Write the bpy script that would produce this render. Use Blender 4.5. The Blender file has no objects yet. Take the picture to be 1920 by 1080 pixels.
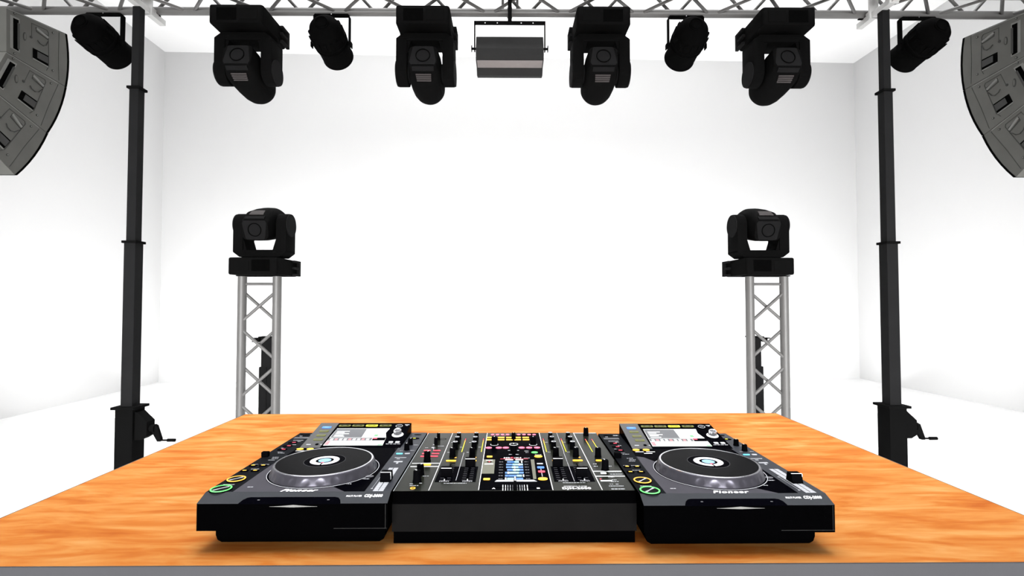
import bpy, bmesh, math, random
from mathutils import Vector, Matrix
random.seed(7)
PI = math.pi
SC = bpy.context.scene
COL = SC.collection
FLOOR = 0.0
CAMZ = 1.418            # eye height; table top is at 1.0
TT = 1.0
MM = 0.001

# ------------------------------------------------------------------ materials
def mat(name, col, rough=0.5, metal=0.0, spec=0.5, emit=None, estr=0.0, noise=0.0, nscale=30.0, bump=0.0, coat=0.0):
    m = bpy.data.materials.new(name); m.use_nodes = True
    nt = m.node_tree; b = nt.nodes['Principled BSDF']
    b.inputs['Base Color'].default_value = (*col, 1)
    b.inputs['Roughness'].default_value = rough
    b.inputs['Metallic'].default_value = metal
    b.inputs['Specular IOR Level'].default_value = spec
    b.inputs['Coat Weight'].default_value = coat
    if emit:
        b.inputs['Emission Color'].default_value = (*emit, 1)
        b.inputs['Emission Strength'].default_value = estr
    if noise > 0 or bump > 0:
        tc = nt.nodes.new('ShaderNodeTexCoord'); n = nt.nodes.new('ShaderNodeTexNoise')
        n.inputs['Scale'].default_value = nscale; n.inputs['Detail'].default_value = 4
        nt.links.new(tc.outputs['Object'], n.inputs['Vector'])
        if noise > 0:
            mx = nt.nodes.new('ShaderNodeMix'); mx.data_type = 'RGBA'
            mx.inputs[6].default_value = (*[c * (1 - noise) for c in col], 1)
            mx.inputs[7].default_value = (*[min(1, c * (1 + noise)) for c in col], 1)
            nt.links.new(n.outputs['Fac'], mx.inputs[0]); nt.links.new(mx.outputs[2], b.inputs['Base Color'])
        if bump > 0:
            bp = nt.nodes.new('ShaderNodeBump'); bp.inputs['Strength'].default_value = bump
            bp.inputs['Distance'].default_value = 0.001
            nt.links.new(n.outputs['Fac'], bp.inputs['Height']); nt.links.new(bp.outputs[0], b.inputs['Normal'])
    return m

def wood_mat():
    m = bpy.data.materials.new('orange_wood'); m.use_nodes = True
    nt = m.node_tree; b = nt.nodes['Principled BSDF']
    tc = nt.nodes.new('ShaderNodeTexCoord'); mp = nt.nodes.new('ShaderNodeMapping')
    mp.inputs['Scale'].default_value = (3.4, 15.0, 5.0)
    nt.links.new(tc.outputs['Object'], mp.inputs['Vector'])
    n1 = nt.nodes.new('ShaderNodeTexNoise'); n1.inputs['Scale'].default_value = 1.6
    n1.inputs['Detail'].default_value = 5; n1.inputs['Roughness'].default_value = 0.55; n1.inputs['Distortion'].default_value = 0.7
    nt.links.new(mp.outputs[0], n1.inputs['Vector'])
    mp2 = nt.nodes.new('ShaderNodeMapping'); mp2.inputs['Scale'].default_value = (6, 60, 10)
    nt.links.new(tc.outputs['Object'], mp2.inputs['Vector'])
    n2 = nt.nodes.new('ShaderNodeTexNoise'); n2.inputs['Scale'].default_value = 1.5; n2.inputs['Detail'].default_value = 4
    nt.links.new(mp2.outputs[0], n2.inputs['Vector'])
    ma = nt.nodes.new('ShaderNodeMath'); ma.operation = 'MULTIPLY_ADD'; ma.inputs[1].default_value = 0.26
    nt.links.new(n2.outputs['Fac'], ma.inputs[0]); nt.links.new(n1.outputs['Fac'], ma.inputs[2])
    cr = nt.nodes.new('ShaderNodeValToRGB'); e = cr.color_ramp.elements
    e[0].position = 0.40; e[0].color = (0.315, 0.080, 0.013, 1)
    e[1].position = 0.84; e[1].color = (0.455, 0.225, 0.074, 1)
    x = cr.color_ramp.elements.new(0.56); x.color = (0.375, 0.120, 0.022, 1)
    x = cr.color_ramp.elements.new(0.69); x.color = (0.415, 0.168, 0.042, 1)
    nt.links.new(ma.outputs[0], cr.inputs[0]); nt.links.new(cr.outputs[0], b.inputs['Base Color'])
    b.inputs['Roughness'].default_value = 0.6; b.inputs['Specular IOR Level'].default_value = 0.02
    return m

M = {}
def mk():
    M['wood'] = wood_mat()
    M['frame'] = mat('grey_aluminium_frame', (0.047, 0.047, 0.051), 0.6, 0.0, 0.1, noise=0.12, nscale=4)
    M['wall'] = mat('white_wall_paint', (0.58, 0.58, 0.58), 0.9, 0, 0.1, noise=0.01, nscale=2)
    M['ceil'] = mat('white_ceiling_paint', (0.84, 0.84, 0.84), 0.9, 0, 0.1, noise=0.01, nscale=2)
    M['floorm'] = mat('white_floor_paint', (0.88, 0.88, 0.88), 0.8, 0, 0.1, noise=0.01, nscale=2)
    M['truss'] = mat('silver_truss_metal', (0.095, 0.093, 0.091), 0.45, 0.1, 0.35, noise=0.10, nscale=18, bump=0.05)
    M['bar'] = mat('pale_steel_beam', (0.44, 0.44, 0.435), 0.5, 0.1, 0.4, noise=0.12, nscale=25)
    M['mast'] = mat('black_powder_coat', (0.0090, 0.0090, 0.0093), 0.7, 0, 0.04, noise=0.15, nscale=12)
    M['mastd'] = mat('black_steel', (0.0028, 0.0028, 0.0028), 0.8, 0, 0.02, noise=0.1, nscale=15)
    M['fix'] = mat('black_fixture_plastic', (0.0024, 0.0024, 0.0024), 0.8, 0, 0.015, noise=0.15, nscale=20)
    M['fixg'] = mat('charcoal_fixture_plastic', (0.0062, 0.0062, 0.0064), 0.8, 0, 0.03, noise=0.15, nscale=20)  # also used as the lit tone of the head's rear panel
    M['fixdeep'] = mat('dark_recess_plastic', (0.0008, 0.0008, 0.0008), 0.8, 0, 0.01, noise=0.2, nscale=30)
    M['vent'] = mat('vent_metal', (0.032, 0.028, 0.028), 0.6, 0.1, 0.2, noise=0.1, nscale=30)
    M['lens'] = mat('lens_glass', (0.02, 0.022, 0.028), 0.08, 0, 0.6, noise=0.1, nscale=10)
    M['par'] = mat('black_can_metal', (0.0014, 0.0014, 0.0014), 0.8, 0, 0.01, noise=0.15, nscale=20)
    M['spk'] = mat('grey_cabinet_paint', (0.072, 0.072, 0.066), 0.6, 0.0, 0.2, noise=0.16, nscale=9, bump=0.08)
    M['spkd'] = mat('grey_cabinet_groove', (0.026, 0.026, 0.025), 0.6, 0, 0.2, noise=0.15, nscale=30)
    M['spkl'] = mat('grey_handle_metal', (0.125, 0.125, 0.118), 0.45, 0.1, 0.4, noise=0.15, nscale=30)
    M['grille'] = mat('black_grille_mesh', (0.002, 0.002, 0.002), 0.8, 0, 0.0, noise=0.3, nscale=200)
    M['flood'] = mat('dark_grey_housing', (0.0165, 0.0165, 0.0165), 0.7, 0, 0.05, noise=0.12, nscale=15)
    M['floodl'] = mat('pale_reflector_strip', (0.165, 0.150, 0.147), 0.7, 0.0, 0.1, noise=0.12, nscale=25)
    # player / mixer
    M['body'] = mat('black_deck_plastic', (0.0005, 0.0005, 0.0006), 0.8, 0, 0.0, noise=0.1, nscale=40)
    M['strip'] = mat('black_control_strip', (0.0050, 0.0056, 0.0072), 0.5, 0, 0.010, noise=0.1, nscale=60)
    M['plate'] = mat('mid_grey_top_plate', (0.060, 0.058, 0.068), 0.6, 0.0, 0.01, noise=0.08, nscale=20)
    M['bevel'] = mat('slate_front_bevel', (0.033, 0.035, 0.039), 0.6, 0.0, 0.01, noise=0.10, nscale=20)
    M['side'] = mat('slate_tempo_strip', (0.026, 0.028, 0.035), 0.42, 0.0, 0.10, noise=0.10, nscale=30)
    M['gloss'] = mat('gloss_black', (0.0008, 0.0008, 0.0016), 0.2, 0, 0.0008, noise=0.1, nscale=10)
    M['disp'] = mat('grey_display_surround', (0.060, 0.060, 0.062), 0.5, 0, 0.3, noise=0.1, nscale=20)
    M['jog'] = mat('smoked_silver_jog_rim', (0.080, 0.077, 0.094), 0.33, 0.8, 0.5, noise=0.12, nscale=15)
    M['jogtop'] = mat('black_jog_platter', (0.0045, 0.0045, 0.0050), 0.30, 0, 0.006, noise=0.1, nscale=10)
    M['chrome'] = mat('bright_chrome', (0.85, 0.85, 0.90), 0.15, 0.9, 0.5, noise=0.04, nscale=20)
    M['white'] = mat('white_print', (0.80, 0.80, 0.82), 0.5, 0, 0.2, noise=0.02, nscale=40)
    M['lgrey'] = mat('light_grey_print', (0.42, 0.43, 0.46), 0.5, 0, 0.2, noise=0.05, nscale=40)
    M['dgrey'] = mat('dim_grey_print', (0.10, 0.10, 0.11), 0.5, 0, 0.2, noise=0.05, nscale=40)
    M['ice'] = mat('pale_blue_print', (0.26, 0.44, 0.66), 0.5, 0, 0.02, noise=0.05, nscale=40)
    M['red'] = mat('red_led_key', (0.80, 0.05, 0.09), 0.4, 0, 0.3, (1, 0.06, 0.12), 0.35, noise=0.05, nscale=60)
    M['pink'] = mat('pink_led_key', (0.85, 0.15, 0.25), 0.4, 0, 0.3, (1, 0.15, 0.28), 0.35, noise=0.05, nscale=60)
    M['yel'] = mat('amber_led_key', (0.85, 0.48, 0.04), 0.4, 0, 0.3, (1, 0.55, 0.04), 0.55, noise=0.05, nscale=60)
    M['orange'] = mat('orange_led_ring', (0.85, 0.40, 0.05), 0.4, 0, 0.3, (1, 0.45, 0.05), 0.7, noise=0.05, nscale=60)
    M['green'] = mat('green_led_ring', (0.10, 0.65, 0.12), 0.4, 0, 0.3, (0.15, 1, 0.2), 0.6, noise=0.05, nscale=60)
    M['blue'] = mat('blue_led_key', (0.05, 0.18, 0.80), 0.4, 0, 0.3, (0.06, 0.2, 1), 0.35, noise=0.05, nscale=60)
    M['cyan'] = mat('cyan_led_key', (0.1, 0.65, 0.9), 0.4, 0, 0.3, (0.15, 0.75, 1), 0.7, noise=0.05, nscale=60)
    M['olive'] = mat('olive_key', (0.10, 0.105, 0.018), 0.4, 0, 0.3, noise=0.1, nscale=60)
    M['lime'] = mat('lit_lime_key', (0.60, 0.62, 0.03), 0.4, 0, 0.3, (0.8, 0.85, 0.03), 0.4, noise=0.05, nscale=60)
    M['scrw'] = mat('lit_screen_white', (0.6, 0.6, 0.6), 0.2, 0, 0.3, (0.95, 1, 0.98), 0.75, noise=0.03, nscale=60)
    M['scrg'] = mat('lit_screen_grey', (0.06, 0.06, 0.065), 0.3, 0, 0.1, (0.9, 0.95, 1), 0.14, noise=0.05, nscale=60)
    M['scrp'] = mat('lit_screen_pink', (0.4, 0.15, 0.16), 0.2, 0, 0.3, (1, 0.45, 0.5), 0.35, noise=0.05, nscale=60)
    M['scrb'] = mat('lit_screen_blue', (0.04, 0.12, 0.3), 0.2, 0, 0.3, (0.10, 0.32, 0.85), 0.45, noise=0.3, nscale=60)
    M['scrc'] = mat('lit_screen_pale_blue', (0.2, 0.4, 0.6), 0.2, 0, 0.3, (0.35, 0.7, 1), 0.6, noise=0.1, nscale=60)
    # mixer
    M['mxp'] = mat('gloss_graphite_mixer_panel', (0.0100, 0.0112, 0.0080), 0.22, 0.0, 0.06, noise=0.2, nscale=14)
    M['mxg'] = mat('graphite_mixer_band', (0.0042, 0.0041, 0.0041), 0.8, 0, 0.01, noise=0.2, nscale=25)
    M['knob'] = mat('black_knob_rubber', (0.0012, 0.0012, 0.0016), 0.6, 0, 0.004, noise=0.1, nscale=80)
    M['olivep'] = mat('olive_grey_pad', (0.11, 0.11, 0.075), 0.4, 0, 0.4, noise=0.15, nscale=30)
mk()

# ------------------------------------------------------------------ mesh helpers
class MB:
    def __init__(s): s.bm = bmesh.new()
    def _xf(s, vs, mx):
        if mx is not None:
            for v in vs: v.co = mx @ v.co
    def box(s, x0, x1, y0, y1, z0, z1, mx=None, bev=0.0, seg=2):
        vs = [s.bm.verts.new((x, y, z)) for z in (z0, z1) for y in (y0, y1) for x in (x0, x1)]
        fs = [(0, 2, 3, 1), (4, 5, 7, 6), (0, 1, 5, 4), (2, 6, 7, 3), (0, 4, 6, 2), (1, 3, 7, 5)]
        fl = [s.bm.faces.new([vs[i] for i in f]) for f in fs]
        if bev > 0:
            ed = list({e for f in fl for e in f.edges})
            r = bmesh.ops.bevel(s.bm, geom=ed, offset=bev, segments=seg, affect='EDGES', profile=0.5)
            vs = list({v for f in r['faces'] for v in f.verts} | {v for v in vs if v.is_valid})
        s._xf([v for v in vs if v.is_valid], mx); return s
    def prism(s, pts, d0, d1, axis='z', mx=None, bev=0.0, seg=2):
        """polygon pts extruded: axis z -> (a,b,d); x -> (d,a,b); y -> (a,d,b)"""
        def P(a, b, d): return {'z': (a, b, d), 'x': (d, a, b), 'y': (a, d, b)}[axis]
        A = [s.bm.verts.new(P(a, b, d0)) for a, b in pts]; B = [s.bm.verts.new(P(a, b, d1)) for a, b in pts]
        n = len(pts); fl = [s.bm.faces.new(A[::-1]), s.bm.faces.new(B)]
        for i in range(n): fl.append(s.bm.faces.new((A[i], A[(i + 1) % n], B[(i + 1) % n], B[i])))
        bmesh.ops.recalc_face_normals(s.bm, faces=fl)
        vs = A + B
        if bev > 0:
            ed = list({e for f in fl for e in f.edges})
            r = bmesh.ops.bevel(s.bm, geom=ed, offset=bev, segments=seg, affect='EDGES', profile=0.5)
            vs = list({v for f in r['faces'] for v in f.verts} | {v for v in vs if v.is_valid})
        s._xf([v for v in vs if v.is_valid], mx); return s
    def lathe(s, prof, n=32, mx=None, sx=1, sy=1, rf=None):
        """profile of (r,z) revolved round z"""
        rings = []; allv = []
        for k, (r, z) in enumerate(prof):
            if r < 1e-7:
                v = s.bm.verts.new((0, 0, z)); rings.append([v]); allv.append(v)
            else:
                ring = []
                for i in range(n):
                    a = 2 * PI * i / n; rr = rf(r, z, a) if rf else r
                    v = s.bm.verts.new((rr * math.cos(a) * sx, rr * math.sin(a) * sy, z)); ring.append(v); allv.append(v)
                rings.append(ring)
        fl = []
        for a, b in zip(rings, rings[1:]):
            for i in range(n):
                j = (i + 1) % n
                if len(a) == 1 and len(b) == 1: continue
                if len(a) == 1: fl.append(s.bm.faces.new((a[0], b[i], b[j])))
                elif len(b) == 1: fl.append(s.bm.faces.new((a[i], b[0], a[j])))
                else: fl.append(s.bm.faces.new((a[i], b[i], b[j], a[j])))
        bmesh.ops.recalc_face_normals(s.bm, faces=fl)
        s._xf(allv, mx); return s
    def cyl(s, p0, p1, r, n=20, r2=None, caps=True):
        p0 = Vector(p0); p1 = Vector(p1); d = p1 - p0; L = d.length
        q = d.to_track_quat('Z', 'Y').to_matrix().to_4x4(); mx = Matrix.Translation(p0) @ q
        r2 = r if r2 is None else r2
        prof = [(r, 0), (r2, L)]
        if caps: prof = [(0, 0)] + prof + [(0, L)]
        return s.lathe(prof, n, mx)
    def build(s, name, m, parent=None, smooth=False, loc=None, auto=35):
        me = bpy.data.meshes.new(name); bmesh.ops.remove_doubles(s.bm, verts=s.bm.verts, dist=1e-6)
        s.bm.to_mesh(me); s.bm.free()
        me.materials.append(M[m])
        if smooth:
            for p in me.polygons: p.use_smooth = True
            try: me.set_sharp_from_angle(angle=math.radians(auto))
            except Exception: pass
        o = bpy.data.objects.new(name, me); COL.objects.link(o)
        if parent: o.parent = parent
        if loc: o.location = loc
        return o

def tag(o, label, cat, group=None, kind=None):
    o['label'] = label; o['category'] = cat
    if group: o['group'] = group
    if kind: o['kind'] = kind
    return o
def thing(name, label, cat, loc=(0, 0, 0), rot=(0, 0, 0), group=None):
    o = bpy.data.objects.new(name, None); COL.objects.link(o); o.location = loc; o.rotation_euler = rot
    return tag(o, label, cat, group)
def copy_tree(o, parent=None):
    c = o.copy(); COL.objects.link(c)
    if parent: c.parent = parent
    for ch in list(o.children): copy_tree(ch, c)
    return c
def structure(o):
    o['kind'] = 'structure'; return o

def text_mb(txt, size, w=None, shear=0.0, bold=0.0, ext=0.0002):
    """flat lettering as a mesh in the xy plane, left edge at 0, baseline 0, scaled to width w"""
    cu = bpy.data.curves.new('t', 'FONT'); cu.body = txt; cu.size = size; cu.shear = shear; cu.offset = bold; cu.extrude = 0.0; cu.space_character = 1.12
    cu.resolution_u = 4
    ob = bpy.data.objects.new('t', cu); COL.objects.link(ob)
    bpy.context.view_layer.update()
    dg = bpy.context.evaluated_depsgraph_get()
    me = bpy.data.meshes.new_from_object(ob.evaluated_get(dg))
    bpy.data.objects.remove(ob); bpy.data.curves.remove(cu)
    xs = [v.co.x for v in me.vertices]; x0, x1 = min(xs), max(xs)
    sx = (w / (x1 - x0)) if w else 1
    for v in me.vertices: v.co.x = (v.co.x - x0) * sx
    mb = MB(); mb.bm.from_mesh(me); bpy.data.meshes.remove(me)
    r = bmesh.ops.extrude_face_region(mb.bm, geom=list(mb.bm.faces))
    for v in [g for g in r['geom'] if isinstance(g, bmesh.types.BMVert)]: v.co.z += ext
    return mb
def text(txt, x, y, z, size, w, m, parent, name='lettering', shear=0.0, bold=0.0, tilt=0.0, hy=1.0, ext=0.0002):
    mb = text_mb(txt, size, w, shear, bold, ext)
    o = mb.build(name, m, parent); o.location = (x, y, z); o.rotation_euler = (tilt, 0, 0); o.scale = (1, hy, 1)
    return o

# ------------------------------------------------------------------ room
def room():
    th = math.radians(1.45)
    c, s = math.cos(th), math.sin(th)
    # back left corner, back right corner, then forwards
    bl = Vector((-6.25, 9.27, 0)); W = 12.87; D = 15.5; H = 1.418 + 4.58; t = 0.15
    mx = Matrix.Translation(bl) @ Matrix.Rotation(th, 4, 'Z')
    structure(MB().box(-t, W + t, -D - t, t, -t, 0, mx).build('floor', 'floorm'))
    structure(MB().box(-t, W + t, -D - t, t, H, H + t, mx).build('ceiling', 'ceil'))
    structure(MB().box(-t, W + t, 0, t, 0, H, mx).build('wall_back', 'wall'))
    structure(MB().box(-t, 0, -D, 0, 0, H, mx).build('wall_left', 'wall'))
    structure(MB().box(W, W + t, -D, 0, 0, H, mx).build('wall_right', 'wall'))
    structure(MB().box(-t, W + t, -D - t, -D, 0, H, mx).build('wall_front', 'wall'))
room()

# ------------------------------------------------------------------ table
def table():
    x0, x1, y0, y1 = -0.988, 1.020, 0.829, 1.950
    cx, cy = (x0 + x1) / 2, (y0 + y1) / 2; hx, hy = (x1 - x0) / 2, (y1 - y0) / 2
    t = thing('stage_table', 'large orange wooden tabletop in a grey metal frame with the sound gear on it', 'table', (cx, cy, 0))
    MB().box(-hx + .004, hx - .004, -hy + .004, hy - .004, TT - .022, TT).build('tabletop', 'wood', t)
    f = MB()
    f.box(-hx, hx, -hy, -hy + .0035, TT - .10, TT - .0004); f.box(-hx, hx, hy - .0035, hy, TT - .10, TT - .0004)
    f.box(-hx, -hx + .0035, -hy, hy, TT - .10, TT - .0004); f.box(hx - .0035, hx, -hy, hy, TT - .10, TT - .0004)
    f.box(-hx + .0035, hx - .0035, -hy + .0035, -hy + .05, TT - .10, TT - .08); f.box(-hx + .0035, hx - .0035, hy - .05, hy - .0035, TT - .10, TT - .08)
    f.build('frame', 'frame', t)
    for sx in (-1, 1):
        for sy in (-1, 1):
            l = MB().box(-.024, .024, -.024, .024, 0.012, TT - .0225, bev=.003)
            l.cyl((0, 0, 0), (0, 0, .012), .03)
            l.build('leg', 'frame', t, loc=(sx * (hx - .04), sy * (hy - .04), 0))
table()

# ------------------------------------------------------------------ media player
def rrect(cx, cy, w, h, r, n=5):
    r = min(r, w / 2 - 1e-5, h / 2 - 1e-5); pts = []
    for qx, qy, a0 in ((1, 1, 0), (-1, 1, 90), (-1, -1, 180), (1, -1, 270)):
        for i in range(n + 1):
            a = math.radians(a0 + 90 * i / n)
            pts.append((cx + qx * (w / 2 - r) + r * math.cos(a), cy + qy * (h / 2 - r) + r * math.sin(a)))
    return pts
def S(pts, k=MM): return [(a * k, b * k) for a, b in pts]

def key(name, m, parent, x, y, w, h, z, t=1.2, r=1.2, mx=None, lab=None):
    o = MB().prism(S(rrect(x, y, w, h, r)), z * MM, (z + t) * MM, 'z', mx).build(name, m, parent)
    if lab: o['label'] = lab
    return o
def disc_key(name, m, parent, x, y, rx, ry, z, t=1.2, mx=None):
    pts = [(x + rx * math.cos(2 * PI * i / 28), y + ry * math.sin(2 * PI * i / 28)) for i in range(28)]
    return MB().prism(S(pts), z * MM, (z + t) * MM, 'z', mx).build(name, m, parent)
def ring_mb(x, y, r0, r1, z0, z1, n=48, sy=1):
    mb = MB(); mx = Matrix.Translation((x * MM, y * MM, 0))
    mb.lathe([(r0 * MM, z0 * MM), (r0 * MM, z1 * MM), (r1 * MM, z1 * MM), (r1 * MM, z0 * MM), (r0 * MM, z0 * MM)], n, mx, 1, sy)
    return mb
def bars(name, m, parent, lst, z, t=0.25, mx=None):
    mb = MB()
    for (x0, x1, y0, y1) in lst: mb.box(x0 * MM, x1 * MM, y0 * MM, y1 * MM, z * MM, (z + t) * MM, mx)
    return mb.build(name, m, parent)
def squiggle(x0, x1, y, h):
    """printed caption too small to read: a broken line"""
    out = []; x = x0
    while x < x1:
        w = random.uniform(2.0, 6.0); out.append((x, min(x1, x + w), y, y + h)); x += w + random.uniform(.6, 1.4)
    return out
def knob_part(parent, x, y, r, h, z=90.0, skirt=None, mark='white', ridge=True, m='knob', name='knob', ang=None):
    k = bpy.data.objects.new(name, None)
    prof = [(0, 0), (r * 1.06, 0), (r * 1.06, .12 * h), (r * .98, .16 * h), (r * .90, .93 * h), (r * .82, h), (0, h)]
    mb = MB(); mb.lathe([(a * MM, b * MM) for a, b in prof], 36, None, 1, 1,
                        (lambda rr, zz, a: rr * (1 - (.035 if (int(round(a / (2 * PI) * 36)) % 2) else 0)) if ridge else rr))
    o = mb.build(name, m, parent, True, (x * MM, y * MM, z * MM), 50)
    a = random.uniform(-.9, .9) if ang is None else ang
    im = MB().box(-r * .10 * MM, r * .10 * MM, r * .15 * MM, r * .80 * MM, h * MM, (h + .35) * MM)
    im.box(-r * .10 * MM, r * .10 * MM, r * .70 * MM, r * .84 * MM, h * .9 * MM, (h + .3) * MM)
    i = im.build('pointer', mark, o); i.rotation_euler = (0, 0, a)
    bpy.data.objects.remove(k)
    if skirt:
        ring_mb(0, 0, r * 1.12, r * 1.3, 0, .35).build('scale_ring', skirt, o)
    return o

def media_player():
    t = thing('media_player', 'grey and black tabletop player with jog wheel, left of the mixer', 'media player')
    W, D = 320, 430
    b = MB()
    b.prism(S([(0, 35), (0, 80), (26, 90), (D, 90), (D, 35)]), 0, W * MM, 'x')
    b.build('body', 'body', t)
    b = MB(); b.prism(S(rrect(160, 0, 297, 70, 12)), .037, .415, 'y', None)
    bb = MB()
    bb.prism(S([(12, 35), (12, 12), (15, 4), (22, 0), (298, 0), (305, 4), (308, 12), (308, 35)]), .037, .415, 'y')
    b.bm.free(); bb.build('lower_chassis', 'body', t)
    # front bevel plate with the slot bay cut out of its middle
    sl = math.atan2(10, 26); L = math.hypot(10, 26)
    mxb = Matrix.Rotation(sl, 4, 'X'); mxb.translation = (0, 0, .080)
    def bv(pts, m, name, z0=0.0, z1=.6):
        return MB().prism(S(pts), z0 * MM, z1 * MM, 'z', mxb).build(name, m, t)
    pts = [(0, 0), (69, 0), (73, 9), (78, 14), (84, 15.5), (227, 15.5), (233, 14), (238, 9), (241, 0), (W, 0), (W, L), (0, L)]
    bv(pts, 'bevel', 'front_bevel')
    bv([(70, -1), (74, 8.5), (78.5, 13), (84, 14.7), (227, 14.7), (232.5, 13), (237, 8.5), (240, -1)], 'gloss', 'slot_bay', 0, .45)
    # painted glint of the disc slot: a grey almond on the front lip
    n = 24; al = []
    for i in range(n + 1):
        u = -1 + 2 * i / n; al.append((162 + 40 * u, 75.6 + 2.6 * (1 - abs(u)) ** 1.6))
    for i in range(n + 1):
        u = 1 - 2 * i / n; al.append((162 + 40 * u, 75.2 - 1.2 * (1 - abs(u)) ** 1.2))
    MB().prism(S(al), -.0006, 0.0002, 'y').build('disc_slot_glint', 'spkl', t)
    bars('screw', 'dgrey', t, [(98, 102, 7.5, 9), (216, 220, 7.5, 9)], .45, .2, mxb)
    # hairline seam round the right front corner
    MB().box(.230, .3185, -.0004, 0, .0385, .0389).box(.3165, .3169, -.0004, 0, .039, .079).build('front_seam', 'spkd', t)
    z = 90.0
    def plate(pts, m, name, t0=0.0, t1=.5):
        return MB().prism(S(pts), (z + t0) * MM, (z + t1) * MM, 'z').build(name, m, t)
    plate([(0, 26.2), (46, 26.2), (44.5, 130), (50, 300), (52, 429), (0.3, 429)], 'strip', 'left_control_strip')
    plate([(46, 26.2), (239, 26.2), (200, 60), (164, 100), (100, 160), (62, 232), (46, 240), (45, 130)], 'plate', 'front_plate')
    plate([(239, 26.2), (274, 26.2), (276, 429), (52, 429), (50, 300), (46, 240), (62, 232), (100, 160), (164, 100), (200, 60)], 'gloss', 'centre_plate')
    plate([(274, 26.2), (W, 26.2), (W - .3, 429), (276, 429)], 'side', 'tempo_strip')
    # ---- display wedge
    sd = math.atan2(24.6, 136); Ld = math.hypot(24.6, 136)
    w = MB(); w.prism(S([(294, 90.5), (430, 90.5), (430, 114.6)]), .053, .280, 'x'); dw = w.build('display_housing', 'gloss', t)
    mxd = Matrix.Rotation(sd, 4, 'X'); mxd.translation = (0, .294, .0905)
    def dq(pts, m, name, z0=0.05, z1=.35):
        return MB().prism(S([(x, (y - 294) / math.cos(sd)) for x, y in pts]), z0 * MM, z1 * MM, 'z', mxd).build(name, m, dw)
    dy = lambda y: (y - 294) / math.cos(sd)
    dq([(53.2, 294.5), (98, 294.5), (98, 429.5), (53.2, 429.5)], 'disp', 'menu_surround')
    scr = dq([(102, 306), (237, 306), (236, 345), (229, 372), (233, 396), (104, 396)], 'scrw', 'screen', .05, .6)
    def sq(x0, x1, y0, y1, m, name, z0=.6, z1=.8):
        return MB().prism(S([(x0, dy(y0)), (x1, dy(y0)), (x1, dy(y1)), (x0, dy(y1))]), z0 * MM, z1 * MM, 'z', mxd).build(name, m, scr)
    sq(104, 178, 345.5, 394, 'scrg', 'list_panel'); sq(103, 205, 330, 344, 'scrg', 'track_panel')
    sq(206, 236, 330, 345, 'gloss', 'time_panel', .6, .85); sq(207, 216, 338, 344, 'red', 'time_marker', .85, 1)
    for i in range(5):
        y = 350 + i * 7; sq(110, 128 + random.random() * 22, y, y + 3, 'scrw', 'list_line', .8, .95)
    for i in range(9):
        x = 108 + i * 10.5; sq(x, x + 6.5, 332, 340, 'scrp' if i % 3 == 1 else 'scrw', 'digit_block', .8, .95)
    sq(103, 112, 308, 328, 'scrp', 'screen_mark', .6, .8); sq(205, 214, 352, 362, 'green', 'screen_mark', .6, .75)
    sq(225, 236, 306.5, 310, 'green', 'level_light', .6, .9)
    for i, x in enumerate((118, 151, 185, 219)):
        o = key('menu_key', 'lime' if i == 2 else 'olive', dw, x, dy(412), 29, 8.5, .05, 1.4, 2.2, mxd, 'lit yellow-green key' if i == 2 else None)
        key('key_face', 'gloss' , o, x, dy(412), 20, 3.2, 1.45, .2, 1.5, mxd)
        key('key_caption', 'dgrey' if i != 2 else 'olive', o, x, dy(412), 9, 1.4, 1.65, .15, .5, mxd)
    for i, y in enumerate((402, 380, 357, 335)):
        o = key('side_key', 'blue' if i == 0 else 'olive', dw, 76.5 + i * 1.2, dy(y), 22, 9, .35, 1.2, 2, mxd, 'lit blue key' if i == 0 else None)
        key('key_caption', 'dgrey' if i else 'ice', o, 76.5 + i * 1.2, dy(y), 10, 3, 1.55, .15, .6, mxd)
    MB().prism(S([(86 + 4 * math.cos(a), dy(311) + 4 * math.sin(a)) for a in [k * PI / 8 for k in range(16)]]), .35 * MM, 1.2 * MM, 'z', mxd).build('side_button', 'gloss', dw)
    bars('caption', 'lgrey', dw, [(62, 72, dy(309), dy(312.5)), (94, 97.5, dy(309), dy(312.5))], .35, .2, mxd)
    # rotary selector
    rs = MB().lathe([(0, .05 * MM), (13.6 * MM, .05 * MM), (13.6 * MM, .9 * MM), (10.2 * MM, 1.0 * MM), (0, 1.0 * MM)], 40, mxd @ Matrix.Translation((.260, dy(361) * MM, 0))).build('selector_ring', 'white', dw, True)
    rk = MB(); rk.lathe([(0, 1 * MM), (9.6 * MM, 1 * MM), (9.2 * MM, 12 * MM), (8.2 * MM, 13 * MM), (6.5 * MM, 12.2 * MM), (0, 12.2 * MM)], 40, mxd @ Matrix.Translation((.260, dy(361) * MM, 0)), 1, 1,
        lambda r, zz, a: r * (.95 if int(round(a / (2 * PI) * 40)) % 2 and zz < .0125 and zz > .0005 else 1))
    kk = rk.build('rotary_selector', 'chrome', dw)
    MB().lathe([(0, 12.21 * MM), (6.3 * MM, 12.21 * MM), (6.3 * MM, 12.5 * MM), (0, 12.5 * MM)], 24, mxd @ Matrix.Translation((.260, dy(361) * MM, 0))).build('knob_cap', 'dgrey', kk)
    r2 = MB(); r2.lathe([(7.5 * MM, .05 * MM), (7.5 * MM, .5 * MM), (8.6 * MM, .5 * MM), (8.6 * MM, .05 * MM), (7.5 * MM, .05 * MM)], 36, mxd @ Matrix.Translation((.253, dy(411) * MM, 0)))
    r2.build('back_key_outline', 'lgrey', dw)
    bars('caption', 'lgrey', dw, [(249, 257, dy(410.5), dy(412)), (266, 277, dy(417), dy(419.5)), (269, 274, dy(412.5), dy(414.5))], .05, .2, mxd)
    for x in (252.5, 268): key('utility_key', 'lgrey', dw, x, dy(321.5), 10, 8, .05, .9, 1.5, mxd)
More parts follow.
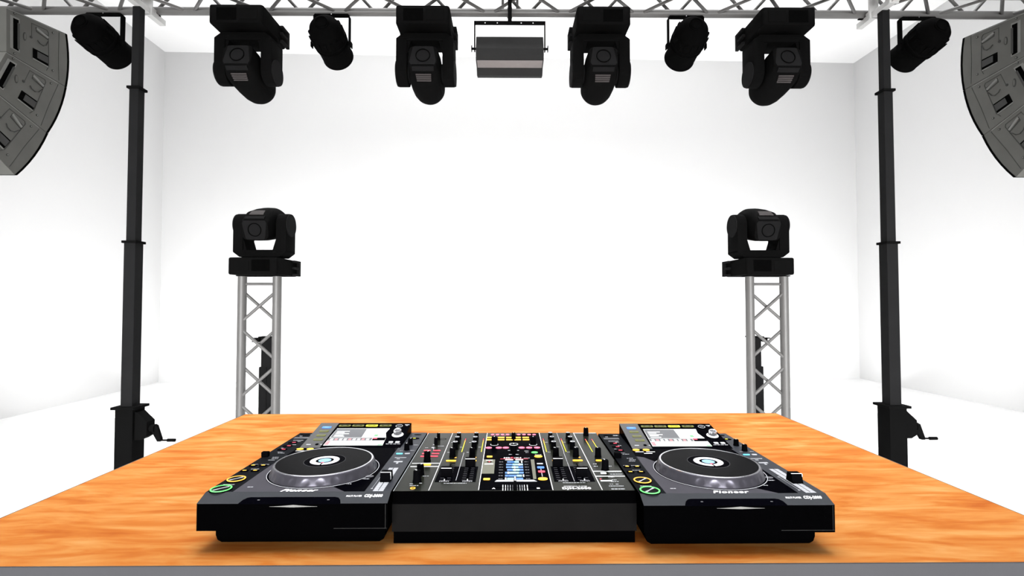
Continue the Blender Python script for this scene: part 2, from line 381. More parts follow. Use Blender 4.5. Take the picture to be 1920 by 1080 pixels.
    bars('caption', 'lgrey', dw, [(243, 250, dy(312), dy(314)), (252, 258, dy(312), dy(314)), (260, 267, dy(312), dy(314)), (269, 276, dy(312), dy(314))], .05, .2, mxd)
    # ---- platter area
    cx, cy, R = 164.0, 142.0, 102.5
    j = MB().lathe([(0, 90.5 * MM), (R * 1.018 * MM, 90.5 * MM), (R * 1.018 * MM, 91.2 * MM), (0, 91.2 * MM)], 96, Matrix.Translation((cx * MM, cy * MM, 0))).build('jog_bezel', 'gloss', t, True)
    ring_mb(cx, cy, 102.6, 103.8, 91.1, 91.6, 96).build('bezel_line', 'lgrey', j)
    prof = [(99.5, 91.2), (99.2, 92.0)]
    for i in range(11):
        u = i / 10; prof.append((99.0 - 4.2 * u - 1.2 * u * u, 92.2 + 14.0 * u))
    prof += [(92.8, 107.6), (91.6, 108.6), (90.2, 108.9), (89.0, 108.4), (0, 108.4)]
    ND = 24; NS = 288
    def dim(r, zz, a):
        rr = r / MM; zc = 98.6; st = 2 * PI / ND
        da = (a + st / 2) % st - st / 2
        d = math.hypot(da * rr, (zz / MM - zc) * 1.15)
        if rr > 92.9 and d < 7.2: return r - 1.0 * MM * (1 - (d / 7.2) ** 2) ** .8
        return r
    jw = MB().lathe([(a * MM, c * MM) for a, c in prof], NS, Matrix.Translation((cx * MM, cy * MM, 0)), 1, 1, dim).build('jog_wheel', 'jog', t, True, None, 60)
    ring_mb(cx, cy, 88.9, 92.0, 108.3, 109.2, 96).build('rim_ring', 'chrome', jw)
    jt = MB().lathe([(0, 108.4 * MM), (88.7 * MM, 108.4 * MM), (88.7 * MM, 108.9 * MM), (40 * MM, 108.7 * MM), (0, 108.7 * MM)], 96, Matrix.Translation((cx * MM, cy * MM, 0))).build('jog_top', 'jogtop', jw, True)
    ring_mb(cx, cy, 38.5, 39.0, 108.7, 108.95, 72).build('jog_groove', 'dgrey', jw)
    MB().lathe([(0, 108.7 * MM), (38.4 * MM, 108.7 * MM), (38.4 * MM, 109.0 * MM), (0, 109.0 * MM)], 72, Matrix.Translation((cx * MM, cy * MM, 0))).build('jog_display_window', 'gloss', jw)
    ring_mb(cx, cy, 17, 27.5, 109.0, 109.25, 72).build('jog_display_ring', 'white', jw)
    MB().lathe([(0, 109 * MM), (12 * MM, 109 * MM), (12 * MM, 109.2 * MM), (0, 109.2 * MM)], 40, Matrix.Translation((cx * MM, cy * MM, 0))).build('jog_display_centre', 'ice', jw)
    jm = MB().box(-1.3 * MM, 1.3 * MM, -30 * MM, -16 * MM, 109.2 * MM, 109.5 * MM); jmo = jm.build('cue_marker', 'gloss', jw, False, (cx * MM, cy * MM, 0))
    jr = MB().box(-2 * MM, 2 * MM, -17 * MM, -12 * MM, 109.2 * MM, 109.55 * MM).build('position_marker', 'red', jw, False, (cx * MM, cy * MM, 0))
    for o in (jmo, jr): o.rotation_euler = (0, 0, .05)
    text('Pioneer', .1275, .0272, .0906, .016, .064, 'white', t, 'brand_lettering', .35, .0006)
    o = text('CDJ-2000', 0, 0, 0, .0085, .0310, 'white', t, 'model_lettering', .2, .0004)
    P = mxb @ Vector((.277, .0145, .0008)); o.location = P; o.rotation_euler = (sl, 0, 0)
    o = text('MULTI PLAYER', 0, 0, 0, .0055, .0265, 'white', t, 'caption_lettering', 0.1, .0001)
    P = mxb @ Vector((.246, .0150, .0008)); o.location = P; o.rotation_euler = (sl, 0, 0)
    # play / cue
    for (nm, m, x, y, r) in (('play_button', 'green', 20.3, 36.5, 18.0), ('cue_button', 'orange', 20.6, 86.5, 16.5)):
        p = MB().lathe([(0, 90.5 * MM), (r * 1.03 * MM, 90.5 * MM), (r * MM, 92.3 * MM), (0, 92.3 * MM)], 48, Matrix.Translation((x * MM, y * MM, 0))).build(nm, 'knob', t, True)
        ring_mb(x, y, r * .83, r * .97, 92.2, 93.2).build('light_ring', m, p)
        MB().lathe([(0, 92.4 * MM), (r * .78 * MM, 92.4 * MM), (r * .74 * MM, 93.0 * MM), (0, 92.9 * MM)], 40, Matrix.Translation((x * MM, y * MM, 0))).build('button_face', 'jogtop', p)
        gl = MB().prism(S([(-.25 * r, -.7 * r), (0, -.74 * r), (.06 * r, 0), (.25 * r, .7 * r), (0, .74 * r), (-.06 * r, 0)]), 93.0 * MM, 93.15 * MM).build('painted_glint', 'lgrey', p, False, (x * MM, y * MM, 0)); gl.rotation_euler = (0, 0, -.6)  # sheen on the button face, painted as a pale sliver
    bars('caption', 'lgrey', t, squiggle(10, 30, 60.5, 2.6), 90.5)
    for (x, y) in ((11.5, 168), (31.5, 168), (10.5, 136), (31, 136)):
        o = key('search_key', 'knob', t, x, y, 14, 9, 90.5, 1.6, 1.5)
        key('arrow_mark', 'yel', o, x, y - .2, 7, 3.4, 92.1, .25, .8)
    bars('caption', 'lgrey', t, squiggle(6, 17, 176, 2.4) + squiggle(22, 39, 176, 2.4) + squiggle(17, 33, 147, 2.4), 90.5)
    MB().box(-1 * MM, 13.5 * MM, 226 * MM, 236 * MM, 90.5 * MM, 101 * MM, bev=.0012).build('direction_lever', 'knob', t)
    bars('caption', 'lgrey', t, squiggle(24, 37, 224, 2.2) + squiggle(27, 40, 214, 2.2) + squiggle(24, 37, 205, 2) + squiggle(18, 29, 262, 2) + squiggle(22, 36, 254, 2), 90.5)
    for y in (337, 309, 281):
        o = key('hot_cue_key', 'knob', t, 20, y, 20, 10, 90.5, 1.2, 2)
        key('led_bar', 'red', o, 23, y, 8, 4, 91.7, .25, 1)
    bars('caption', 'lgrey', t, squiggle(12, 18, 292, 3) + squiggle(26, 34, 320, 3) + squiggle(12, 36, 358, 3) + squiggle(26, 34, 348, 3), 90.5)
    bars('slot_outline', 'dgrey', t, [(5, 42, 376, 388)], 90.5); MB().box(.010, .030, .405, .414, .0905, .0915).build('usb_port', 'gloss', t)
    bars('caption', 'lgrey', t, squiggle(34, 46, 408, 5) + squiggle(12, 18, 396, 4), 90.5)
    for x in (58.5, 81): disc_key('loop_key', 'yel', t, x, 284, 7.5, 5.5, 90.5, 1.6)
    bars('caption', 'white', t, [(54, 72, 270, 273.5), (78, 97, 270, 273.5), (70, 88, 258, 262)], 90.5)
    # tempo slider
    sl_ = bars('slider_track', 'lgrey', t, [(288, 296.3, 30, 153), (297.6, 306, 30, 153), (288, 306, 27.5, 29.5)], 90.5, .3)
    bars('slider_slot', 'gloss', sl_, [(296.4, 297.5, 30, 153)], 90.5, .35)
    bars('track_tick', 'dgrey', sl_, [(288, 306, 36 + i * 9.5, 36.6 + i * 9.5) for i in range(13)], 90.8, .1)
    cap = MB(); cap.prism(S([(70, 0), (94, 0), (90, 16), (75, 16)]), .2895, .3085, 'x'); co = cap.build('slider_cap', 'knob', t, False, (0, 0, .0909))
    MB().box(.2895, .3085, .0752, .0768, .0159, .0165).box(.3080, .3087, .0735, .0768, .0036, .0163).build('cap_edge_line', 'white', co)
    bars('scale_line', 'lgrey', t, [(283, 283.6, 40, 110), (281.5, 285, 38.5, 41), (281.5, 285, 106, 109)], 90.5)
    disc_key('jog_mode_key', 'dgrey', t, 262, 103, 8, 5, 90.5, 1.0)
    bars('caption', 'lgrey', t, squiggle(252, 266, 88, 3) + squiggle(228, 240, 62, 2.4) + squiggle(60, 70, 48, 2.4), 90.5)
    ln = MB().box(0, 24 * MM, 0, .8 * MM, 90.5 * MM, 90.8 * MM).build('scale_line', 'lgrey', t, False, (.224, .067, 0)); ln.rotation_euler = (0, 0, .6)
    key('tempo_key', 'cyan', t, 288, 248, 14, 5.5, 90.5, 1.2, 2); key('tempo_key', 'lgrey', t, 305, 248, 11, 5.5, 90.5, 1.2, 2)
    bars('caption', 'lgrey', t, squiggle(284, 308, 219, 3.5) + squiggle(290, 296, 210, 4) + [(288, 306, 190, 196), (295, 299, 180, 187)], 90.5)
    knob_part(t, 298, 278, 6, 14, 90.5, None, 'white', ang=.3); knob_part(t, 298, 320, 6, 14, 90.5, None, 'white', ang=-.3)
    bars('caption', 'lgrey', t, squiggle(284, 290, 270, 2) + squiggle(307, 316, 272, 2) + squiggle(306, 317, 316, 2), 90.5)
    disc_key('vinyl_mode_key', 'gloss', t, 298, 372, 12, 6.5, 90.5, 1.0); disc_key('vinyl_mode_light', 'lime', t, 298, 372, 3.5, 2.6, 91.5, .3)
    disc_key('eject_key', 'gloss', t, 300, 408, 9, 3.5, 90.5, .8)
    return t

pl = media_player(); pl.location = (-.5225, .876, TT)
pl['group'] = 'media players either side of the mixer'
pr = copy_tree(pl); pr.location = (.2275, .862, TT)
pr['label'] = 'grey and black tabletop player with jog wheel, right of the mixer'

# ------------------------------------------------------------------ mixer
def mixer():
    t = thing('dj_mixer', 'black mixer crowded with knobs and faders between the two players', 'mixer', (-.201, .905, TT))
    W, D = 427, 410
    MB().box(.003, .424, 0, .405, 0, .020).build('lower_chassis', 'body', t)
    MB().box(0, .427, 0, .41, .020, .0672).build('front_band', 'mxg', t)
    MB().prism(S([(0.5, 67.2), (8, 86.8), (410, 86.8), (410, 67.2)]), 0, .427, 'x').build('upper_body', 'body', t)
    z = 87.0
    pn = MB().box(.0005, .4265, .008, .4095, .0868, .0870).build('top_panel', 'mxp', t)
    MB().box(0, .0009, .008, .4095, .0868, .0874).build('panel_edge_trim', 'lgrey', pn)
    MB().prism(S([(150.5, 10), (281, 10), (281, 409), (262, 409), (150.5, 352)]), z * MM, (z + .2) * MM).build('centre_panel', 'gloss', t)
    z2 = 87.2
    # divider lines
    bars('divider_line', 'white', t, [(61.3, 62.5, 11, 409), (149.2, 150.6, 12, 409), (280.8, 282.4, 11, 409), (368.3, 369.8, 10.5, 409)], z, .25)
    bars('divider_line', 'lgrey', t, [(104.4, 105.4, 61, 238), (325, 326, 55, 168), (325, 326, 172, 238), (326, 327, 240, 408)], z, .25)
    bars('divider_line', 'white', t, [(4.2, 60.5, 162, 165.5), (4.8, 60.8, 141, 145), (370.2, 425.5, 108.5, 112.5), (369.8, 425.5, 80, 84), (370.5, 426, 405, 407.5)], z, .25)
    # fader wells
    for (x0, x1) in ((66, 142), (288, 364)):
        bars('fader_well', 'gloss', t, [(x0, x1, 52, 142)], z, .15)
    for x, yc in ((84.5, 90), (125.8, 148), (303.5, 149), (343.5, 88)):
        o = bars('fader_slot', 'body', t, [(x - .8, x + .8, 55, 160)], z, .25)
        bars('fader_scale', 'dgrey', o, [(x - 10, x - 3, 62 + k * 11.5, 63 + k * 11.5) for k in range(9)] + [(x + 3, x + 10, 62 + k * 11.5, 63 + k * 11.5) for k in range(9)], z + .15, .15)
        c = MB(); c.prism(S([(yc - 9, 0), (yc + 9, 0), (yc + 7, 15), (yc - 7, 15)]), (x - 10) * MM, (x + 10) * MM, 'x')
        co = c.build('fader_cap', 'knob', t, False, (0, 0, (z + .3) * MM))
        MB().box((x - 10) * MM, (x + 10) * MM, (yc - 7.2) * MM, (yc - 5.6) * MM, 14.9 * MM, 15.6 * MM).build('cap_line', 'white', co)
    # channel knobs
    for x in (83, 125.5, 305.5, 348.5):
        for y, r, h, sk in ((353, 5.6, 15, 'white'), (311, 6.0, 16, 'white'), (265, 6.4, 17, 'white'), (207, 6.8, 19, None)):
            k = knob_part(t, x, y, r, h, z, None)
            if sk: ring_mb(0, 0, r * .55, r * .86, h, h + .4, 36).build('top_ring', 'lgrey', k)
        key('cue_key', 'yel', t, x, 178.5, 21, 7, z, 1.4, 2.5)
        bars('caption', 'lgrey', t, squiggle(x - 15, x - 9, 320, 2) + squiggle(x + 9, x + 15, 280, 2) + squiggle(x - 15, x - 9, 240, 2), z)
        bars('key_glow_mark', 'orange', t, [(x + 5, x + 9, 199, 206)], z, .2)
    # level meters
    for x0, y0, y1 in ((99.5, 243, 357), (143, 243, 357), (288, 242, 355), (331.6, 242, 355), (390.2, 241, 350), (405.6, 250, 350)):
        o = bars('level_meter', 'gloss', t, [(x0 - 1.8, x0 + 1.8, y0 - 1, y1 + 1)], z, .2)
        n = 14; hh = (y1 - y0) / n
        for k in range(n):
            m = 'lime' if k < 8 else ('yel' if k < 11 else ('orange' if k < 12 else 'red'))
            bars('meter_segment', m, o, [(x0 - 1, x0 + 1, y0 + k * hh, y0 + k * hh + hh * .8)], z + .2, .15)
    # microphone and headphone column
    knob_part(t, 34.2, 346, 4.3, 16, z); knob_part(t, 33.8, 303, 4.3, 16, z)
    tg = MB(); tg.lathe([(0, 0), (5 * MM, 0), (5 * MM, 1 * MM), (0, 1 * MM)], 24); tg.cyl((0, 0, 0), (0, -.001, .008), .0017, 12)
    tg.build('toggle_switch', 'chrome', t, True, (.0325, .2755, z * MM))
    ring_mb(44, 352, 7, 8.6, z, z + .2, 36, .8).build('scale_ring', 'knob', t)
    knob_part(t, 33.1, 178, 7.2, 20, z, None, ang=-.5)
    for y in (253.6, 230.8, 210.5):
        for x0, x1 in ((13.5, 29.0), (34.8, 51.2)): key('effect_key', 'red', t, (x0 + x1) / 2, y, x1 - x0, 5.6, z, 1.0, 2)
    key('headphone_key', 'yel', t, 37, 153, 15, 9, z, 1.4, 1)
    knob_part(t, 33.3, 93, 7.4, 20, z, None); knob_part(t, 33.8, 54, 7.8, 21, z, None)
    ring_mb(32, 21.2, 3.4, 4.7, z, z + .8, 32).build('headphone_jack', 'orange', t)
    bars('caption', 'lgrey', t, squiggle(24, 39.5, 33.5, 2) + squiggle(39, 50.5, 84.5, 2) + squiggle(22, 28, 43, 2) + squiggle(39, 44, 46, 2) + squiggle(13, 20, 276, 2) + squiggle(40, 54, 290, 2), z)
    # cross fader curve switches
    for x in (83.5, 126.5, 305, 345):
        o = disc_key('curve_switch', 'dgrey', t, x, 57, 9, 3.4, z + .15, .2); bars('switch_tip', 'white', o, [(x - .8, x + .8, 58, 62)], z + .35, 2)
        bars('scale_mark', 'lgrey', o, [(x - 9, x - 7.5, 54, 57), (x - 5, x - 3.5, 53, 55), (x + 3.5, x + 5, 53, 55), (x + 7.5, x + 9, 54, 57)], z + .36, .15)
    bars('caption', 'lgrey', t, squiggle(84, 126, 45, 2) + squiggle(303, 345, 46, 2), z)
    # touch screen
    sc = MB().box(.179, .249, .062, .188, z2 * MM, (z2 + .3) * MM).build('touch_screen', 'gloss', t)
    zz = z2 + .3
    rows = [170, 153, 136, 119, 102, 85, 68]
    segs = [[(.1, .5, 0), (.5, .75, 1)], [(.05, .4, 0), (.4, .55, 1), (.55, .95, 1)], [(.05, .35, 0), (.35, .7, 1), (.7, .95, 0)], [(.1, .4, 0), (.4, .75, 1), (.75, .95, 0)],
            [(0, .15, 0), (.15, .7, 1), (.7, .95, 0)], [(0, .2, 0), (.15, .6, 0), (.6, .85, 1)], [(.1, .5, 1), (.5, .9, 0)]]
    marks = [.9, .76, .5, .5, .16, .93, .03]
    for i, y in enumerate(rows):
        for a, b_, c in segs[i]:
            bars('screen_bar', 'scrc' if c else 'scrb', sc, [(196.5 + a * 38, 196.5 + b_ * 38, y - 5.5, y + 5.5)], zz, .12 + .05 * c)
        bars('screen_slider', 'scrw', sc, [(196.5 + marks[i] * 38 - 1.3, 196.5 + marks[i] * 38 + 1.3, y - 6, y + 6)], zz, .25)
        bars('frequency_caption', 'dgrey', sc, squiggle(184, 192, y - 2, 4) + squiggle(236, 244, y - 2, 4), zz, .12)
    bars('screen_header', 'scrw', sc, [(196.5, 213, 181, 188), (218, 234, 181, 188)], zz, .15)
    bars('screen_header_line', 'red', sc, [(186, 245, 190, 191.6)], zz - .2, .15)
    MB().prism(S([(177.5, 53), (256, 53), (250, 62), (181.5, 62)]), z2 * MM, (z2 + .5) * MM).build('screen_lower_trim', 'lgrey', t)
    MB().prism(S([(249.5, 66), (255.5, 66), (257.5, 186), (250, 186)]), z2 * MM, (z2 + .5) * MM).build('screen_side_trim', 'olivep', t)
    MB().prism(S([(151, 98), (175, 98), (175, 186.5), (151, 186.5)]), z2 * MM, (z2 + .4) * MM).build('effect_pad', 'olivep', t)
    disc_key('pad_light_bezel', 'gloss', t, 163.5, 170, 5, 4, z2 + .4, .3); disc_key('pad_light', 'red', t, 163.5, 170, 2, 1.8, z2 + .7, .3)
    bars('pad_line', 'white', t, [(154, 172, 153, 159), (156, 170, 180, 183)], z2 + .4, .2)
    key('tap_key', 'yel', t, 162.6, 206, 12, 8, z2, 1.4, 2); key('tap_key', 'yel', t, 162.1, 65.5, 12.5, 8, z2, 1.4, 2)
    disc_key('beat_key', 'yel', t, 267.5, 206.5, 8.6, 6.5, z2, 1.4); disc_key('beat_key', 'yel', t, 267.5, 66, 9, 6.5, z2, 1.4)
    key('fx_key', 'blue', t, 267.8, 133, 14, 10, z2, 1.2, 2.5); key('fx_key', 'red', t, 267.9, 108, 13.5, 9, z2, 1.2, 2.5); key('fx_label', 'lgrey', t, 267.9, 158.6, 12.5, 7.5, z2, .3, 1)
    bars('link_line', 'lgrey', t, [(267, 268.4, 80, 128)], z2, .2)
    text('500', .193, .1950, (z2) * MM, .011, .013, 'white', t, 'tempo_digits', 0, .0003); text('120.0', .2155, .1950, z2 * MM, .011, .015, 'white', t, 'tempo_digits', 0, .0003)
    bars('caption', 'lgrey', t, squiggle(206, 211, 196.5, 2) + squiggle(236, 249, 196.5, 2), z2); bars('caption', 'red', t, squiggle(208, 214, 200, 3), z2)
    # cross fader
    cs = bars('cross_fader_slot', 'body', t, [(180, 252, 21, 23)], z2, .15)
    bars('cross_fader_scale', 'white', cs, [(192, 193.6, 8.5, 36), (236, 237.6, 8.5, 36), (197, 198.2, 8.5, 36), (231, 232.2, 8.5, 36)], z2, .1)
    bars('cross_fader_scale', 'lgrey', cs, [(x, x + 1, 8.5, 36) for x in (201.3, 205.6, 223, 227)], z2, .1)
    bars('cross_fader_scale', 'dgrey', cs, [(x, x + 1, 8.5, 36) for x in (210, 218.5)], z2, .1)
    c = MB().prism(S([(212, 0), (217.6, 0), (216.8, 16), (212.8, 16)]), 12 * MM, 32 * MM, 'y').build('cross_fader_cap', 'knob', t, False, (0, 0, (z2 + .2) * MM))
    MB().box(213.6 * MM, 216 * MM, 11.8 * MM, 32.2 * MM, 16 * MM, 16.4 * MM).build('cap_line', 'white', c)
    text('A', .1735, .0165, z2 * MM, .008, .006, 'white', t, 'channel_letter', 0, .0003); text('B', .2535, .0165, z2 * MM, .008, .006, 'white', t, 'channel_letter', 0, .0003)
    # effects area at the back of the centre
    knob_part(t, 170.4, 302, 7.2, 18, z2, 'white', ang=0); knob_part(t, 261, 301, 7.2, 18, z2, 'white', ang=0)
    k = knob_part(t, 214.8, 232, 7.8, 20, z2, None, ang=0); ring_mb(0, 0, 8.8, 9.6, 19.6, 20.1, 40).build('top_ring', 'white', k)
    knob_part(t, 216, 346, 5.5, 16, z2, None, ang=0)
    for x in (163.9, 176.1, 188.8, 201.5, 229.3, 242.5, 255.4, 267.9): disc_key('effect_select_key', 'pink', t, x, 390, 4.6, 5.5, z2, 1)
    for y in (362, 342):
        for x in (158, 186, 205.8, 225.8, 245.8): key('band_key', 'yel', t, x, y, 16, 8, z2, 1.2, 2)
    for x in (158.4, 181.5, 197.4, 233.4, 250.7, 268.5): disc_key('hot_key', 'pink', t, x, 273.5, 7.0, 6.0, z2, 1.2)
    disc_key('sync_key', 'green', t, 261, 236.5, 7, 5.5, z2, 1.2)
    bars('caption', 'lgrey', t, squiggle(202, 207, 252, 3) + squiggle(222, 227, 252, 3) + squiggle(204, 211, 222, 3) + squiggle(219, 226, 222, 3) + squiggle(239, 248, 247, 3) + squiggle(241, 247, 236, 3) + squiggle(261, 275, 219, 3), z2)
    # master column
    knob_part(t, 397, 382, 6.6, 19, z, None); knob_part(t, 395.7, 203, 7.0, 20, z, None, ang=.2); knob_part(t, 394.7, 118, 7.4, 20, z, None, ang=.3)
    key('booth_key', 'yel', t, 392.5, 178, 12, 7, z, 1.4, 2)
    key('level_switch', 'white', t, 387.5, 98.5, 11, 7, z, 1, 1); bars('switch_bar', 'white', t, [(374.5, 395.5, 54, 58.5)], z, .8); key('switch_dot', 'red', t, 376.2, 66, 3, 3.5, z, .4, 1)
    bars('caption', 'lgrey', t, squiggle(398, 424, 106, 3) + squiggle(400, 423, 92, 3) + squiggle(393, 404, 76, 3) + squiggle(396, 405, 60, 2.5) + squiggle(393, 407, 51, 2.5) + squiggle(384.6, 411, 28, 2.5) + squiggle(386, 410, 13, 3.2) + squiggle(388, 394, 38, 2) + squiggle(399, 405, 38, 2)
         + squiggle(377, 385, 155, 3) + squiggle(404, 412, 140, 3) + squiggle(376, 384, 140, 3), z)
    text('DJM-2000', .2990, .0150, z * MM, .0125, .0515, 'white', t, 'model_lettering', 0, .0006)
    text('PROFESSIONAL DJ MIXER', .3030, .0275, z * MM, .0045, .042, 'white', t, 'caption_lettering', 0, .0001)
mixer()

# ------------------------------------------------------------------ truss
CX = 0.0335
ZB = CAMZ + 1.733          # underside of lower chords
YB, YF = 3.052, 2.852      # rear and front chord centres
RC = 0.0232
def truss():
    t = thing('lattice_truss', 'long silver lattice truss spanning overhead between the two black masts', 'truss', (CX, (YB + YF) / 2, ZB))
    hw = (YB - YF) / 2; z0 = RC; z1 = RC + .205; X = 3.55
    for y in (-hw, hw):
        for z in (z0, z1):
            MB().cyl((-X, y, z), (X, y, z), RC, 24).build('chord', 'truss', t, True)
    ph = .340 - CX; per = .4495; r = .0095
    kk = range(-8, 8)
    for k in kk:
        n0 = ph + k * per
        if abs(n0) > X - .02: continue
        for s in (-1, 1):
            xb = n0 + s * per / 2
            if abs(xb) > X: continue
            MB().cyl((n0 + s * .018, hw, z0), (xb - s * .018, -hw, z0), r, 12).build('brace', 'truss', t, True)     # bottom plane
            MB().cyl((xb - s * .018, hw, z0), (n0 + s * .018, hw, z1), r, 12).build('brace', 'truss', t, True)      # rear plane
    up = MB()
    for k in kk:
        n0 = ph + k * per
        if abs(n0) > X - .02: continue
        for s in (-1, 1):
            xb = n0 + s * per / 2
            if abs(xb) > X: continue
            up.cyl((n0, hw, z1), (xb, -hw, z1), r, 8); up.cyl((xb, -hw, z0), (n0, -hw, z1), r, 8)
    up.build('upper_lacing', 'truss', t, True)
    for xx in (-.029 - CX, .059 - CX):
        p = MB()
        for y in (-hw, hw): p.cyl((xx, y, z0), (xx, y, z1), .008, 12)
        p.cyl((xx, -hw, z1), (xx, hw, z1), .008, 12)
        p.build('end_post', 'truss', t, True)
truss()

# ------------------------------------------------------------------ lifting masts and their beams
def masts():
    def tower():
        t = thing('lifting_mast', 'tall black telescopic crank mast left of the table', 'mast')
        # local: x,y centred on tube; heights absolute from floor
        top = CAMZ + 1.699
        def tube(w, z0, z1, nm='tube_section', m='mast'): MB().box(-w / 2, w / 2, -w / 2, w / 2, z0, z1, bev=.0015, seg=1).build(nm, m, t)
        zz = [CAMZ + v for v in (-.585, .343, 1.225)]
        tube(.098, .06, zz[0], 'outer_tube', 'mastd'); tube(.0645, zz[0], zz[1]); tube(.052, zz[1], zz[2]); tube(.0425, zz[2], top)
        for w, z in ((.128, zz[0]), (.082, zz[1]), (.072, zz[2])):
            MB().box(-w / 2, w / 2, -w / 2, w / 2, z - .006, z + .008, bev=.001, seg=1).build('collar', 'mastd', t)
        # winch on the +x side
        g = MB().prism([(0, -.020), (.012, -.024), (.068, -.078), (.068, -.158), (.036, -.178), (0, -.178)], -.034, .034, 'y', None, .002)
        wo = g.build('winch_housing', 'mastd', t, False, (.049, 0, zz[0]))
        c = MB().cyl((.066, 0, -.120), (.082, 0, -.120), .019, 20)
        c.cyl((.082, 0, -.120), (.096, 0, -.120), .023, 20)
        c.prism([(.082, -.103), (.104, -.103), (.130, -.178), (.130, -.192), (.112, -.192), (.082, -.140)], -.011, .011, 'y')
        c.build('crank', 'mastd', wo)
        h = MB().cyl((.112, 0, -.187), (.165, .0, -.187), .005, 12); h.cyl((.163, 0, -.187), (.206, 0, -.187), .009, 14)
        h.build('crank_handle', 'mastd', wo)
        MB().box(-.09, .09, -.09, .09, 0.03, .06, bev=.003).build('base_plate', 'mastd', t)
        for i in range(4):
            a = PI / 4 + i * PI / 2
            l = MB().box(.06, .48, -.02, .02, .03, .055, Matrix.Rotation(a, 4, 'Z')).cyl((.46 * math.cos(a), .46 * math.sin(a), 0), (.46 * math.cos(a), .46 * math.sin(a), .03), .03)
            l.build('outrigger_leg', 'mastd', t)
        return t
    t = tower(); t.location = (-2.125, 2.922, 0)
    t['group'] = 'telescopic masts holding up the truss'
    u = copy_tree(t); u.location = (2.194, 2.922, 0); u['label'] = 'tall black telescopic crank mast right of the table'
    # beams across the mast tops
    zt = CAMZ + 1.699
    def beam():
        b = thing('support_beam', 'short pale steel beam on the left mast top', 'beam')
        MB().box(-.018, .018, -.27, .195, 0, .034, bev=.0015, seg=1).build('beam_body', 'bar', b)
        for y in (-.098, .060):
            c = MB().box(-.030, .024, y, y + .012, -.004, .15); c.box(-.018, .018, y + .012, y + .05, .034, .05)
            c.build('clamp_plate', 'bar', b)
            MB().cyl((-.003, y - .010, .115), (-.003, y + .012, .115), .008, 6).build('clamp_bolt', 'truss', b)
        MB().box(-.045, .022, .13, .145, .030, .036).build('packing_plate', 'mastd', b)
        return b
    b = beam(); b.location = (-2.118, 2.922, zt); b['group'] = 'steel beams on the mast tops'
    c = copy_tree(b); c.location = (2.187, 2.922, zt); c['label'] = 'short pale steel beam on the right mast top'
masts()

# ------------------------------------------------------------------ totems behind the table
YT = 3.215
def totems():
    def totem():
        t = thing('truss_totem', 'upright silver lattice totem behind the table, left', 'truss tower')
        H = CAMZ + .166; hx = .1085; r = .0265
        for s in (-1, 1): MB().cyl((s * hx, 0, .02), (s * hx, 0, H), r, 24).build('chord', 'truss', t, True)
        MB().cyl((-hx, 0, H - .048), (hx, 0, H - .048), .0085, 12).build('rung', 'truss', t, True)
        z = CAMZ - .140; p = .2330
        zs = [z + p * .5 - i * p for i in range(0, 7)]
        for i, zc in enumerate(zs):
            # each bay: a crossed pair, one brace in front of the other
            a0, a1 = zc + .087, zc - .087
            if a1 < .04 or a0 > H - .02: 
                if a1 < .04: continue
            f = .009 if i % 2 else -.009
            top = min(a0, H - .06)
            MB().cyl((-hx + .01, -f, a0), (hx - .01, -f, a1), .0095, 12).build('brace', 'truss', t, True)
            MB().cyl((hx - .01, f, a0), (-hx + .01, f, a1), .0095, 12).build('brace', 'truss', t, True)
        MB().box(-.18, .18, -.18, .18, 0, .02, bev=.003).build('base_plate', 'truss', t)
        MB().box(-.135, .135, -.028, .06, H, H + .006).build('top_plate', 'mastd', t)
        return t
    t = totem(); t.location = (-1.5495, YT, 0); t['group'] = 'lattice totems behind the table'
    u = copy_tree(t); u.location = (1.6365, YT, 0); u['label'] = 'upright silver lattice totem behind the table, right'
totems()

def rear_posts():
    def post():
        t = thing('steel_post', 'dark steel post mostly hidden behind the left lattice totem', 'post')
        H = CAMZ - .238
        b = MB().box(-.030, .048, -.03, .03, .03, H, bev=.001, seg=1); b.box(-.048, -.030, -.02, .02, .03, H - .20); b.box(.0, .010, -.036, -.03, .03, H - .2)
        b.build('upright', 'mast', t)
        MB().box(-.050, .052, -.034, .034, H, H + .008).build('cap_plate', 'mastd', t)
        c = MB().box(-.080, -.050, -.02, .02, H - .03, H - .002); c.box(-.100, -.080, -.02, .02, H - .008, H - .002); c.box(-.100, -.080, -.02, .02, H - .03, H - .024)
        c.build('side_bracket', 'mastd', t)
        MB().box(-.11, .11, -.09, .09, 0, .03, bev=.003).build('base_plate', 'mastd', t)
        return t
    t = post(); t.location = (-1.534 * 1.075, 3.545, 0); t['group'] = 'steel posts behind the totems'
    u = copy_tree(t); u.location = (1.715, 3.545, 0); u.scale = (-1, 1, 1); u['label'] = 'dark steel post mostly hidden behind the right lattice totem'
rear_posts()

